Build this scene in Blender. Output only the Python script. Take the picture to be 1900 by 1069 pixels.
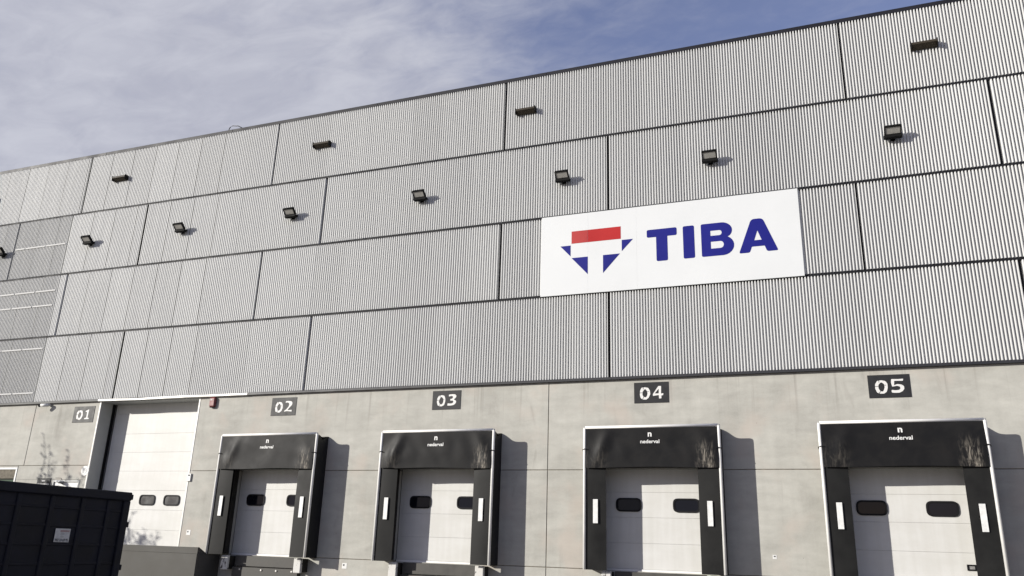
import bpy, bmesh, math, random
from mathutils import Vector, Matrix, noise

for o in list(bpy.data.objects):
    bpy.data.objects.remove(o, do_unlink=True)
scene = bpy.context.scene
COL = scene.collection

# ------------------------------------------------------------------ camera
CAM_POS = Vector((0.0, -20.55, 1.70))
FW = Vector((-0.34329189, 0.88740929, 0.30766122))
RT = Vector((0.93577157, 0.35123750, 0.03104511))
UP = Vector((0.08051244, -0.29855816, 0.95098937))
cd = bpy.data.cameras.new('camera')
cam = bpy.data.objects.new('camera', cd)
COL.objects.link(cam)
cam.matrix_world = Matrix(((RT.x, UP.x, -FW.x, CAM_POS.x), (RT.y, UP.y, -FW.y, CAM_POS.y),
                           (RT.z, UP.z, -FW.z, CAM_POS.z), (0, 0, 0, 1)))
cd.sensor_width = 36.0
cd.sensor_fit = 'HORIZONTAL'
cd.lens = 28.08
cd.clip_start = 0.1
cd.clip_end = 3000
scene.camera = cam

# ------------------------------------------------------------------ light
LDIR = Vector((1.17, 1.0, -0.49)).normalized()          # direction the sunlight travels
SUN_EL = math.asin(-LDIR.z)
SUN_AZ = math.atan2(-LDIR.x, -LDIR.y)                   # compass angle from +Y towards +X
sd = bpy.data.lights.new('sun', 'SUN')
sd.energy = 5.0
sd.angle = math.radians(0.55)
sd.color = (1.0, 0.96, 0.89)
sun = bpy.data.objects.new('sun', sd)
COL.objects.link(sun)
sun.rotation_euler = LDIR.to_track_quat('-Z', 'Y').to_euler()

world = bpy.data.worlds.new('World')
scene.world = world
world.use_nodes = True
wn = world.node_tree.nodes
wl = world.node_tree.links
wn.clear()


def N(nt, typ, **kw):
    n = nt.nodes.new(typ)
    for k, v in kw.items():
        setattr(n, k, v)
    return n


def setin(n, **kw):
    for k, v in kw.items():
        n.inputs[k.replace('_', ' ')].default_value = v


def math_node(nt, op, a, b=None, c=None, clamp=False):
    n = nt.nodes.new('ShaderNodeMath')
    n.operation = op
    n.use_clamp = clamp
    for i, v in enumerate((a, b, c)):
        if v is None:
            continue
        if isinstance(v, (int, float)):
            n.inputs[i].default_value = v
        else:
            nt.links.new(v, n.inputs[i])
    return n.outputs[0]


def maprange(nt, v, a, b, c=0.0, d=1.0, smooth=True):
    n = nt.nodes.new('ShaderNodeMapRange')
    n.interpolation_type = 'SMOOTHSTEP' if smooth else 'LINEAR'
    n.clamp = True
    nt.links.new(v, n.inputs[0])
    for i, x in enumerate((a, b, c, d)):
        n.inputs[1 + i].default_value = x
    return n.outputs[0]


def mixcol(nt, fac, a, b, blend='MIX'):
    n = nt.nodes.new('ShaderNodeMix')
    n.data_type = 'RGBA'
    n.blend_type = blend
    if isinstance(fac, (int, float)):
        n.inputs[0].default_value = fac
    else:
        nt.links.new(fac, n.inputs[0])
    for sock, v in ((n.inputs[6], a), (n.inputs[7], b)):
        if isinstance(v, (tuple, list)):
            sock.default_value = (v[0], v[1], v[2], 1)
        else:
            nt.links.new(v, sock)
    return n.outputs[2]


def build_sky():
    nt = world.node_tree
    sky = N(nt, 'ShaderNodeTexSky', sky_type='NISHITA')
    sky.sun_disc = False
    sky.sun_elevation = SUN_EL
    sky.sun_rotation = SUN_AZ
    sky.air_density = 1.0
    sky.dust_density = 1.2
    sky.ozone_density = 2.2
    tc = N(nt, 'ShaderNodeTexCoord')
    sep = N(nt, 'ShaderNodeSeparateXYZ')
    nt.links.new(tc.outputs['Generated'], sep.inputs[0])
    zz = math_node(nt, 'ADD', math_node(nt, 'MAXIMUM', sep.outputs[2], 0.0), 0.1)
    px = math_node(nt, 'DIVIDE', sep.outputs[0], zz)
    py = math_node(nt, 'DIVIDE', sep.outputs[1], zz)
    comb = N(nt, 'ShaderNodeCombineXYZ')
    nt.links.new(px, comb.inputs[0])
    nt.links.new(py, comb.inputs[1])

    def noise_tex(scale, detail, rough, off, stretch=(1, 1, 1), dist=0.0):
        m = N(nt, 'ShaderNodeMapping')
        m.inputs['Location'].default_value = off
        m.inputs['Scale'].default_value = stretch
        m.inputs['Rotation'].default_value = (0, 0, math.radians(35))
        nt.links.new(comb.outputs[0], m.inputs[0])
        t = N(nt, 'ShaderNodeTexNoise')
        setin(t, Scale=scale, Detail=detail, Roughness=rough, Distortion=dist)
        nt.links.new(m.outputs[0], t.inputs['Vector'])
        return t.outputs[0]

    n_big = noise_tex(1.6, 3, 0.5, (3.1, 1.7, 0))
    n_mid = noise_tex(6.5, 6, 0.58, (0.4, 5.2, 0), (1, 1.9, 1), 0.5)
    n_rip = noise_tex(17.0, 4, 0.55, (7.7, 2.2, 0), (1, 1.5, 1), 0.7)
    # a cloud bank drawn over one half of the sky, thinning out towards +X
    edge = math_node(nt, 'ADD', px, math_node(nt, 'MULTIPLY', math_node(nt, 'SUBTRACT', n_big, 0.5), 0.9))
    bank = maprange(nt, edge, 0.10, -1.05)
    tex = math_node(nt, 'ADD', math_node(nt, 'MULTIPLY', n_mid, 0.62), math_node(nt, 'MULTIPLY', n_rip, 0.38))
    dens = math_node(nt, 'ADD', math_node(nt, 'MULTIPLY', bank, 0.93),
                     math_node(nt, 'MULTIPLY', math_node(nt, 'SUBTRACT', tex, 0.42), 0.85))
    cover = maprange(nt, dens, 0.02, 1.0)
    cover = math_node(nt, 'ADD', math_node(nt, 'MULTIPLY', cover, 0.90), 0.05)
    shade = maprange(nt, math_node(nt, 'ADD', math_node(nt, 'MULTIPLY', n_mid, 0.6), math_node(nt, 'MULTIPLY', n_big, 0.5)),
                     0.36, 0.72)
    cloud = mixcol(nt, shade, (4.2, 4.3, 5.05), (5.35, 5.45, 6.1))
    blue = mixcol(nt, 1.0, sky.outputs[0], (1.78, 1.38, 1.52), 'MULTIPLY')
    out = mixcol(nt, cover, blue, cloud)
    bg = N(nt, 'ShaderNodeBackground')
    bg.inputs[1].default_value = 0.087
    nt.links.new(out, bg.inputs[0])
    wo = N(nt, 'ShaderNodeOutputWorld')
    nt.links.new(bg.outputs[0], wo.inputs[0])


build_sky()

scene.render.engine = 'CYCLES'
scene.view_settings.view_transform = 'Standard'
scene.view_settings.look = 'None'
scene.view_settings.exposure = 0.36
scene.view_settings.gamma = 1.0
scene.view_settings.use_curve_mapping = False
scene.render.resolution_x = 1024
scene.render.resolution_y = 576

random.seed(7)

# ------------------------------------------------------------------ materials
MATS = {}


def new_mat(name):
    m = bpy.data.materials.new(name)
    m.use_nodes = True
    nt = m.node_tree
    b = nt.nodes['Principled BSDF']
    MATS[name] = m
    return m, nt, b


def obj_coords(nt, world_space=False, scale=(1, 1, 1)):
    if world_space:
        g = N(nt, 'ShaderNodeNewGeometry')
        src = g.outputs['Position']
    else:
        t = N(nt, 'ShaderNodeTexCoord')
        src = t.outputs['Object']
    m = N(nt, 'ShaderNodeMapping')
    m.inputs['Scale'].default_value = scale
    nt.links.new(src, m.inputs[0])
    return m.outputs[0]


def noise_node(nt, vec, scale, detail=4, rough=0.55, dist=0.0):
    t = N(nt, 'ShaderNodeTexNoise')
    setin(t, Scale=scale, Detail=detail, Roughness=rough, Distortion=dist)
    nt.links.new(vec, t.inputs['Vector'])
    return t.outputs[0]


def bump(nt, b, h, strength=0.2, dist=0.01):
    n = N(nt, 'ShaderNodeBump')
    n.inputs['Strength'].default_value = strength
    n.inputs['Distance'].default_value = dist
    nt.links.new(h, n.inputs['Height'])
    nt.links.new(n.outputs[0], b.inputs['Normal'])


def simple(name, col, rough=0.5, metal=0.0, spec=0.5, var=0.12, vscale=4.0, bumpk=0.0, bscale=60):
    m, nt, b = new_mat(name)
    v = obj_coords(nt, True)
    n = noise_node(nt, v, vscale, 5, 0.6)
    f = maprange(nt, n, 0.3, 0.7, smooth=False)
    lo = tuple(c * (1 - var) for c in col)
    hi = tuple(min(1, c * (1 + var)) for c in col)
    nt.links.new(mixcol(nt, f, lo, hi), b.inputs['Base Color'])
    nt.links.new(maprange(nt, n, 0.3, 0.7, rough * 0.85, min(1, rough * 1.15), False), b.inputs['Roughness'])
    b.inputs['Metallic'].default_value = metal
    b.inputs['Specular IOR Level'].default_value = spec
    if bumpk:
        bump(nt, b, noise_node(nt, v, bscale, 3), bumpk, 0.004)
    return m


def concrete_mat():
    m, nt, b = new_mat('concrete')
    v = obj_coords(nt, True)
    big = noise_node(nt, v, 0.55, 5, 0.6, 0.4)
    mid = noise_node(nt, obj_coords(nt, True, (1.0, 1, 2.4)), 1.7, 6, 0.62, 0.3)
    streak = noise_node(nt, obj_coords(nt, True, (5.0, 5.0, 0.28)), 1.0, 4, 0.55)
    band = noise_node(nt, obj_coords(nt, True, (0.14, 0.14, 3.4)), 1.0, 4, 0.5)
    fine = noise_node(nt, v, 26, 4, 0.6)
    f = math_node(nt, 'ADD', math_node(nt, 'MULTIPLY', big, 0.42), math_node(nt, 'MULTIPLY', mid, 0.33))
    f = math_node(nt, 'ADD', f, math_node(nt, 'MULTIPLY', streak, 0.12))
    f = math_node(nt, 'ADD', f, math_node(nt, 'MULTIPLY', band, 0.13))
    f = math_node(nt, 'ADD', f, math_node(nt, 'MULTIPLY', math_node(nt, 'SUBTRACT', fine, 0.5), 0.10))
    ff = maprange(nt, f, 0.36, 0.64, smooth=False)
    col = mixcol(nt, ff, (0.285, 0.279, 0.250), (0.432, 0.424, 0.382))
    pink = maprange(nt, noise_node(nt, v, 0.9, 3, 0.5), 0.5, 0.72)
    col = mixcol(nt, math_node(nt, 'MULTIPLY', pink, 0.6), col, (0.405, 0.358, 0.312))
    # small pits and blow holes
    vo = N(nt, 'ShaderNodeTexVoronoi')
    vo.inputs['Scale'].default_value = 3.1
    nt.links.new(v, vo.inputs['Vector'])
    pit = maprange(nt, vo.outputs['Distance'], 0.028, 0.045, 1.0, 0.0)
    gate = maprange(nt, noise_node(nt, v, 1.3, 2), 0.55, 0.62)
    pit = math_node(nt, 'MULTIPLY', pit, gate)
    col = mixcol(nt, math_node(nt, 'MULTIPLY', pit, 0.6), col, (0.13, 0.12, 0.105))
    stain = maprange(nt, noise_node(nt, obj_coords(nt, True, (1.6, 1, 0.45)), 1.1, 5, 0.65, 0.6), 0.58, 0.78)
    col = mixcol(nt, math_node(nt, 'MULTIPLY', stain, 0.5), col, (0.215, 0.205, 0.182))
    # rain streaks run down from the flashing
    sepz = N(nt, 'ShaderNodeSeparateXYZ')
    nt.links.new(v, sepz.inputs[0])
    run = maprange(nt, noise_node(nt, obj_coords(nt, True, (6.5, 1, 0.12)), 1.0, 4, 0.6), 0.56, 0.72)
    run = math_node(nt, 'MULTIPLY', run, maprange(nt, sepz.outputs[2], 4.5, 6.0))
    col = mixcol(nt, math_node(nt, 'MULTIPLY', run, 0.55), col, (0.20, 0.19, 0.168))
    nt.links.new(col, b.inputs['Base Color'])
    b.inputs['Roughness'].default_value = 0.82
    b.inputs['Specular IOR Level'].default_value = 0.3
    h = math_node(nt, 'ADD', math_node(nt, 'MULTIPLY', fine, 0.5), math_node(nt, 'MULTIPLY', mid, 0.8))
    bump(nt, b, h, 0.22, 0.01)
    return m


def cladding_mat(name='cladding', open_part=0.0):
    m, nt, b = new_mat(name)
    oi = N(nt, 'ShaderNodeObjectInfo')
    v = obj_coords(nt, True, (5.0, 1, 0.30))
    n = noise_node(nt, v, 1.0, 5, 0.65)
    f = math_node(nt, 'ADD', math_node(nt, 'MULTIPLY', oi.outputs['Random'], 0.55), math_node(nt, 'MULTIPLY', n, 0.45))
    col = mixcol(nt, f, (0.51, 0.512, 0.50), (0.595, 0.598, 0.584))
    nt.links.new(col, b.inputs['Base Color'])
    b.inputs['Metallic'].default_value = 0.0
    b.inputs['Specular IOR Level'].default_value = 0.2
    nt.links.new(maprange(nt, n, 0.3, 0.7, 0.42, 0.55, False), b.inputs['Roughness'])
    if open_part > 0:        # micro-perforated sheet: this share of its area is holes
        tr = N(nt, 'ShaderNodeBsdfTransparent')
        mx = N(nt, 'ShaderNodeMixShader')
        mx.inputs[0].default_value = open_part
        out = nt.nodes['Material Output']
        nt.links.new(b.outputs[0], mx.inputs[1])
        nt.links.new(tr.outputs[0], mx.inputs[2])
        nt.links.new(mx.outputs[0], out.inputs['Surface'])
    return m


def asphalt_mat():
    m, nt, b = new_mat('yard_paving')
    v = obj_coords(nt, True)
    n1 = noise_node(nt, v, 0.25, 5, 0.6)
    n2 = noise_node(nt, v, 45, 3, 0.7)
    f = math_node(nt, 'ADD', math_node(nt, 'MULTIPLY', n1, 0.6), math_node(nt, 'MULTIPLY', n2, 0.4))
    nt.links.new(mixcol(nt, maprange(nt, f, 0.3, 0.7), (0.17, 0.162, 0.145), (0.25, 0.24, 0.218)), b.inputs['Base Color'])
    b.inputs['Roughness'].default_value = 0.9
    bump(nt, b, n2, 0.4, 0.006)
    return m


def curtain_mat():
    """black PVC curtain, rubbed pale by trailers near the lower corners (Object coords: x across, z up)"""
    m, nt, b = new_mat('curtain_vinyl')
    tc = N(nt, 'ShaderNodeTexCoord')
    sep = N(nt, 'ShaderNodeSeparateXYZ')
    nt.links.new(tc.outputs['Object'], sep.inputs[0])
    v = tc.outputs['Object']
    n = noise_node(nt, v, 2.3, 5, 0.6, 0.6)
    base = mixcol(nt, maprange(nt, n, 0.35, 0.7), (0.0085, 0.0085, 0.009), (0.0125, 0.012, 0.0118))
    mp = N(nt, 'ShaderNodeMapping')
    mp.inputs['Scale'].default_value = (16, 4, 4.0)
    nt.links.new(v, mp.inputs[0])
    brush = noise_node(nt, mp.outputs[0], 1.0, 5, 0.65, 0.8)
    xr = maprange(nt, sep.outputs[0], 1.02, 1.38)
    xl = maprange(nt, sep.outputs[0], -0.98, -1.30)
    xl = math_node(nt, 'MULTIPLY', xl, 0.16)
    xr2 = maprange(nt, sep.outputs[0], 1.60, 1.48)
    xx = math_node(nt, 'ADD', math_node(nt, 'MULTIPLY', xr, xr2), xl)
    zt = maprange(nt, sep.outputs[2], 3.20, 2.62)
    mk = math_node(nt, 'MULTIPLY', xx, zt)
    mk = math_node(nt, 'MULTIPLY', mk, maprange(nt, brush, 0.42, 0.72))
    col = mixcol(nt, math_node(nt, 'MULTIPLY', mk, 0.8), base, (0.30, 0.27, 0.225))
    nt.links.new(col, b.inputs['Base Color'])
    nt.links.new(maprange(nt, n, 0.3, 0.7, 0.42, 0.54, False), b.inputs['Roughness'])
    b.inputs['Specular IOR Level'].default_value = 0.11
    bump(nt, b, noise_node(nt, v, 5, 3, 0.5), 0.05, 0.02)
    return m


def door_mat():
    m, nt, b = new_mat('door_white')
    v = obj_coords(nt, True)
    n = noise_node(nt, obj_coords(nt, True, (0.6, 1, 1.4)), 1.4, 5, 0.6)
    s = noise_node(nt, obj_coords(nt, True, (7, 1, 0.5)), 1.0, 4, 0.6)
    f = math_node(nt, 'ADD', math_node(nt, 'MULTIPLY', n, 0.6), math_node(nt, 'MULTIPLY', s, 0.4))
    col = mixcol(nt, maprange(nt, f, 0.36, 0.66), (0.498, 0.492, 0.462), (0.55, 0.546, 0.522))
    nt.links.new(col, b.inputs['Base Color'])
    b.inputs['Roughness'].default_value = 0.5
    b.inputs['Specular IOR Level'].default_value = 0.3
    # fine micro-lines pressed into the steel skin
    w = N(nt, 'ShaderNodeTexWave')
    w.wave_type = 'BANDS'
    w.bands_direction = 'Z'
    w.inputs['Scale'].default_value = 22.0
    nt.links.new(v, w.inputs['Vector'])
    bump(nt, b, w.outputs['Fac'], 0.10, 0.004)
    return m


def container_mat():
    m, nt, b = new_mat('container_paint')
    v = obj_coords(nt, True)
    n = noise_node(nt, v, 1.6, 6, 0.65, 0.5)
    col = mixcol(nt, maprange(nt, n, 0.35, 0.7), (0.006, 0.0063, 0.010), (0.014, 0.0145, 0.021))
    rust = maprange(nt, noise_node(nt, v, 4.3, 6, 0.7, 0.8), 0.66, 0.78)
    col = mixcol(nt, math_node(nt, 'MULTIPLY', rust, 0.5), col, (0.03, 0.018, 0.012))
    dust = maprange(nt, noise_node(nt, obj_coords(nt, True, (1, 2.5, 0.7)), 1.8, 5, 0.6), 0.55, 0.8)
    col = mixcol(nt, math_node(nt, 'MULTIPLY', dust, 0.35), col, (0.028, 0.027, 0.025))
    nt.links.new(col, b.inputs['Base Color'])
    nt.links.new(maprange(nt, n, 0.3, 0.7, 0.45, 0.75, False), b.inputs['Roughness'])
    b.inputs['Specular IOR Level'].default_value = 0.2
    bump(nt, b, n, 0.2, 0.02)
    return m


def scuffed(name, base, mark, lo=0.5, hi=0.62, scale=9.0, rough=0.7):
    m, nt, b = new_mat(name)
    v = obj_coords(nt, True, (1, 1, 0.6))
    n = noise_node(nt, v, scale, 6, 0.7, 0.6)
    col = mixcol(nt, maprange(nt, n, lo, hi), base, mark)
    nt.links.new(col, b.inputs['Base Color'])
    b.inputs['Roughness'].default_value = rough
    bump(nt, b, n, 0.25, 0.01)
    return m


def glass_mat(name, col, rough=0.06, spec=0.5):
    m, nt, b = new_mat(name)
    v = obj_coords(nt, True)
    n = noise_node(nt, v, 3.0, 3)
    nt.links.new(mixcol(nt, n, tuple(c * 0.8 for c in col), tuple(c * 1.2 for c in col)), b.inputs['Base Color'])
    nt.links.new(maprange(nt, n, 0.3, 0.7, rough, rough * 2.2, False), b.inputs['Roughness'])
    b.inputs['Specular IOR Level'].default_value = spec
    return m


concrete_mat(); cladding_mat(); cladding_mat('cladding_perforated', 0.30); asphalt_mat(); curtain_mat(); door_mat(); container_mat()
simple('trim_dark', (0.011, 0.011, 0.013), 0.6, 0.0, 0.12, 0.15, 2.0)
simple('cap_dark', (0.012, 0.012, 0.016), 0.55, 0.0, 0.2, 0.15, 1.0)
simple('flashing_grey', (0.115, 0.115, 0.110), 0.6, 0.0, 0.15, 0.1, 1.0)
simple('flashing_dark', (0.022, 0.022, 0.025), 0.5, 0.0, 0.3, 0.1, 1.0)
simple('flashing_white', (0.60, 0.59, 0.55), 0.42, 0.0, 0.5, 0.1, 1.0)
simple('joint_dark', (0.14, 0.125, 0.10), 0.9, 0.0, 0.2, 0.4, 9.0)
simple('interior_dark', (0.02, 0.02, 0.02), 0.9)
simple('side_fabric', (0.008, 0.008, 0.009), 0.6, 0.0, 0.35, 0.3, 3.0, 0.15, 30)
simple('side_curtain', (0.0105, 0.0105, 0.010), 0.52, 0.0, 0.16, 0.25, 2.2, 0.12, 16)
simple('rod_alu', (0.70, 0.69, 0.665), 0.42, 0.0, 0.5, 0.08, 3.0)
simple('marker_white', (0.62, 0.62, 0.60), 0.5, 0.0, 0.5, 0.12, 14.0)
simple('lettering_white', (0.62, 0.62, 0.60), 0.55, 0.0, 0.4, 0.18, 30.0)
simple('rubber_black', (0.008, 0.008, 0.009), 0.6, 0.0, 0.15, 0.2, 5.0)
simple('pad_dark', (0.020, 0.018, 0.015), 0.8, 0.0, 0.3, 0.5, 4.0, 0.3, 25)
simple('plate_paint', (0.020, 0.0205, 0.0215), 0.5, 0.0, 0.24, 0.15, 6.0)
scuffed('digit_paint', (0.60, 0.595, 0.57), (0.42, 0.41, 0.40), 0.56, 0.72, 18.0, 0.6)
simple('banner_white', (0.565, 0.578, 0.578), 0.5, 0.0, 0.3, 0.025, 0.5)
simple('banner_blue', (0.009, 0.011, 0.155), 0.5, 0.0, 0.15, 0.08, 1.5)
simple('banner_red', (0.35, 0.014, 0.014), 0.5, 0.0, 0.2, 0.06, 1.2)
simple('banner_red_faded', (0.35, 0.036, 0.034), 0.5, 0.0, 0.2, 0.06, 1.2)
simple('lamp_black', (0.008, 0.008, 0.008), 0.7, 0.0, 0.08, 0.2, 8.0)
simple('lamp_bronze', (0.036, 0.029, 0.020), 0.6, 0.0, 0.2, 0.2, 5.0)
simple('lamp_lens', (0.36, 0.35, 0.32), 0.3, 0.0, 0.5, 0.12, 6.0)
simple('dock_steel', (0.058, 0.055, 0.049), 0.62, 0.1, 0.4, 0.3, 3.0, 0.2, 22)
simple('platform_paint', (0.066, 0.063, 0.055), 0.72, 0.0, 0.35, 0.18, 1.3, 0.2, 18)
scuffed('bumper_white', (0.52, 0.51, 0.48), (0.06, 0.055, 0.05), 0.56, 0.62, 11.0)
simple('siren_red', (0.155, 0.030, 0.028), 0.5, 0.0, 0.5, 0.15, 8.0)
simple('plastic_white', (0.58, 0.58, 0.56), 0.45, 0.0, 0.5, 0.06, 8.0)
simple('plastic_grey', (0.32, 0.32, 0.31), 0.5, 0.0, 0.5, 0.1, 8.0)
simple('sticker_grey', (0.50, 0.49, 0.47), 0.6, 0.0, 0.4, 0.16, 20.0)
simple('sticker_faded_red', (0.36, 0.24, 0.225), 0.6, 0.0, 0.4, 0.1, 20.0)
simple('print_dark', (0.03, 0.03, 0.032), 0.6, 0.0, 0.4, 0.1, 20.0)
simple('print_faint', (0.40, 0.40, 0.375), 0.6, 0.0, 0.4, 0.1, 20.0)
simple('cable_black', (0.02, 0.02, 0.022), 0.5)
simple('bolt_steel', (0.45, 0.44, 0.42), 0.4, 0.6, 0.5, 0.2, 20.0)
simple('jamb_grey', (0.36, 0.365, 0.35), 0.55, 0.0, 0.5, 0.06, 2.0)
simple('bark', (0.09, 0.07, 0.05), 0.9, 0.0, 0.2, 0.35, 9.0, 0.5, 20)
simple('leaf', (0.06, 0.10, 0.03), 0.6, 0.0, 0.4, 0.35, 1.5)
simple('light_streak_pale', (0.43, 0.43, 0.42), 0.6, 0.0, 0.2, 0.15, 3.0)  # pale tone of the bars that imitate reflected sunlight on the sheets
simple('strip_glass', (0.20, 0.205, 0.20), 0.3)
simple('roof_grey', (0.25, 0.25, 0.25), 0.8)
glass_mat('door_pane', (0.006, 0.0065, 0.010), 0.05, 0.22)
glass_mat('door_pane_clear', (0.05, 0.05, 0.049), 0.14)
glass_mat('window_pane', (0.055, 0.095, 0.065), 0.05)


# ------------------------------------------------------------------ mesh helpers
class MB:
    def __init__(self, o=(0, 0, 0)):
        self.v = []
        self.f = []
        self.o = Vector(o)
        self.smooth = False

    def add(self, vs, fs):
        k = len(self.v)
        self.v += [tuple(Vector(p) - self.o) for p in vs]
        self.f += [tuple(i + k for i in f) for f in fs]
        return self

    def box(self, x0, x1, y0, y1, z0, z1, bev=0.0):
        if bev > 0:
            bm = bmesh.new()
            bmesh.ops.create_cube(bm, size=1.0)
            for p in bm.verts:
                p.co = Vector(((x0 + x1) / 2 + p.co.x * (x1 - x0), (y0 + y1) / 2 + p.co.y * (y1 - y0),
                               (z0 + z1) / 2 + p.co.z * (z1 - z0)))
            bmesh.ops.bevel(bm, geom=list(bm.edges), offset=bev, segments=1, affect='EDGES')
            bm.verts.index_update()
            self.add([p.co.copy() for p in bm.verts], [[q.index for q in f.verts] for f in bm.faces])
            bm.free()
            return self
        vs = [(x0, y0, z0), (x1, y0, z0), (x1, y1, z0), (x0, y1, z0), (x0, y0, z1), (x1, y0, z1), (x1, y1, z1), (x0, y1, z1)]
        return self.add(vs, [(0, 3, 2, 1), (4, 5, 6, 7), (0, 1, 5, 4), (1, 2, 6, 5), (2, 3, 7, 6), (3, 0, 4, 7)])

    def prism(self, pts, y0, y1):
        """polygon in x,z (counter-clockwise seen from -Y) extruded from y0 (front) to y1"""
        n = len(pts)
        vs = [(x, y0, z) for x, z in pts] + [(x, y1, z) for x, z in pts]
        fs = [tuple(range(n)), tuple(range(2 * n - 1, n - 1, -1))]
        fs += [(i, i + n, (i + 1) % n + n, (i + 1) % n) for i in range(n)]
        return self.add(vs, fs)

    def tube(self, path, r, seg=10, caps=True):
        path = [Vector(p) for p in path]
        rs = r if isinstance(r, (list, tuple)) else [r] * len(path)
        rings = []
        ref = None
        for i, p in enumerate(path):
            a = path[max(0, i - 1)]
            b = path[min(len(path) - 1, i + 1)]
            t = (b - a).normalized()
            if ref is None or abs(ref.dot(t)) > 0.98:
                ref = Vector((0, 0, 1)) if abs(t.z) < 0.9 else Vector((1, 0, 0))
            s = t.cross(ref).normalized()
            q = s.cross(t).normalized()
            rings.append([p + (s * math.cos(2 * math.pi * j / seg) + q * math.sin(2 * math.pi * j / seg)) * rs[i] for j in range(seg)])
        vs = [v for ring in rings for v in ring]
        fs = []
        for i in range(len(path) - 1):
            for j in range(seg):
                fs.append((i * seg + j, (i + 1) * seg + j, (i + 1) * seg + (j + 1) % seg, i * seg + (j + 1) % seg))
        if caps:
            fs.append(tuple(range(seg)))
            fs.append(tuple(range(len(vs) - 1, len(vs) - 1 - seg, -1)))
        return self.add(vs, fs)

    def grid(self, fn, nu, nv):
        vs = [fn(i / nu, j / nv) for j in range(nv + 1) for i in range(nu + 1)]
        fs = [(j * (nu + 1) + i, j * (nu + 1) + i + 1, (j + 1) * (nu + 1) + i + 1, (j + 1) * (nu + 1) + i)
              for j in range(nv) for i in range(nu)]
        return self.add(vs, fs)

    def mesh(self, name, mat):
        me = bpy.data.meshes.new(name)
        me.from_pydata(self.v, [], self.f)
        me.materials.append(MATS[mat])
        bm = bmesh.new()
        bm.from_mesh(me)
        bmesh.ops.recalc_face_normals(bm, faces=bm.faces) if not self.smooth else None
        bm.to_mesh(me)
        bm.free()
        if self.smooth:
            me.polygons.foreach_set('use_smooth', [True] * len(me.polygons))
        me.update()
        return me

    def build(self, name, mat, parent=None, loc=None):
        return link(name, self.mesh(name, mat), parent, loc)


def link(name, me, parent=None, loc=None):
    o = bpy.data.objects.new(name, me)
    COL.objects.link(o)
    if parent:
        o.parent = parent
    if loc:
        o.location = loc
    return o


def tag(o, label, cat, group=None):
    o['label'] = label
    o['category'] = cat
    if group:
        o['group'] = group
    return o


def thing(name, loc, label, cat, group=None):
    o = bpy.data.objects.new(name, None)
    COL.objects.link(o)
    o.location = loc
    o.empty_display_size = 0.3
    return tag(o, label, cat, group)


def round_poly(pts, r, seg=4):
    out = []
    n = len(pts)
    for i in range(n):
        p = Vector(pts[i]); a = Vector(pts[i - 1]); b = Vector(pts[(i + 1) % n])
        rr = r[i] if isinstance(r, (list, tuple)) else r
        if rr <= 0:
            out.append(tuple(p)); continue
        da = (a - p); db = (b - p)
        k = min(rr, da.length * 0.49, db.length * 0.49)
        A = p + da.normalized() * k
        B = p + db.normalized() * k
        for s in range(seg + 1):
            t = s / seg
            out.append(tuple((1 - t) ** 2 * A + 2 * t * (1 - t) * p + t * t * B))
    return out


def shape_mesh(name, loops, depth, mat, y=0.0, warp=None, origin=(0, 0, 0)):
    """flat filled outline(s) with holes in the x,z plane, facing -Y, `depth` thick"""
    cu = bpy.data.curves.new(name, 'CURVE')
    cu.dimensions = '2D'
    cu.fill_mode = 'BOTH'
    cu.extrude = depth / 2
    for lp in loops:
        sp = cu.splines.new('POLY')
        sp.points.add(len(lp) - 1)
        for q, (x, z) in zip(sp.points, lp):
            q.co = (x, z, 0, 1)
        sp.use_cyclic_u = True
    return curve_to_mesh(name, cu, depth, mat, y, warp, origin)


def curve_to_mesh(name, cu, depth, mat, y, warp=None, origin=(0, 0, 0)):
    o = bpy.data.objects.new('tmp_' + name, cu)
    COL.objects.link(o)
    dg = bpy.context.evaluated_depsgraph_get()
    me = bpy.data.meshes.new_from_object(o.evaluated_get(dg))
    bpy.data.objects.remove(o, do_unlink=True)
    bpy.data.curves.remove(cu)
    me.name = name
    for v in me.vertices:
        x, z, d = v.co
        yy = y - d
        if warp:
            yy += warp(x, z)
        v.co = (x - origin[0], yy - origin[1], z - origin[2])
    me.materials.clear()
    me.materials.append(MATS[mat])
    me.update()
    return me


def text_mesh(name, body, size, cx, cz, mat, y, depth=0.004, width=None, bold=0.0, warp=None, origin=(0, 0, 0), shear=0.0):
    cu = bpy.data.curves.new(name, 'FONT')
    cu.body = body
    cu.size = size
    cu.align_x = 'CENTER'
    cu.align_y = 'CENTER'
    cu.extrude = depth / 2
    cu.offset = bold
    cu.shear = shear
    me = curve_to_mesh(name, cu, depth, mat, 0.0)
    xs = [v.co.x for v in me.vertices]
    zs = [v.co.z for v in me.vertices]
    mx, mz = (min(xs) + max(xs)) / 2, (min(zs) + max(zs)) / 2
    k = (width / (max(xs) - min(xs))) if width else 1.0
    for v in me.vertices:
        x = (v.co.x - mx) * k + cx
        z = v.co.z - mz + cz
        yy = y + v.co.y + (warp(x, z) if warp else 0)
        v.co = (x - origin[0], yy - origin[1], z - origin[2])
    return me


# ------------------------------------------------------------------ ground
g = MB().grid(lambda u, v: (-400 + 800 * u, -400 + 800 * v, 0.0), 4, 4).build('ground', 'yard_paving')
g['kind'] = 'structure'

# ------------------------------------------------------------------ warehouse
XL, XR = -37.0, 11.0
Z_FL, Z_ROOF = 6.03, 15.68
SEAMS = [6.06, 8.46, 10.87, 13.285, 15.70]
WH = thing('warehouse', (0, 0, 0), 'large warehouse with ribbed silver metal cladding above a grey concrete base', 'building')

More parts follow.
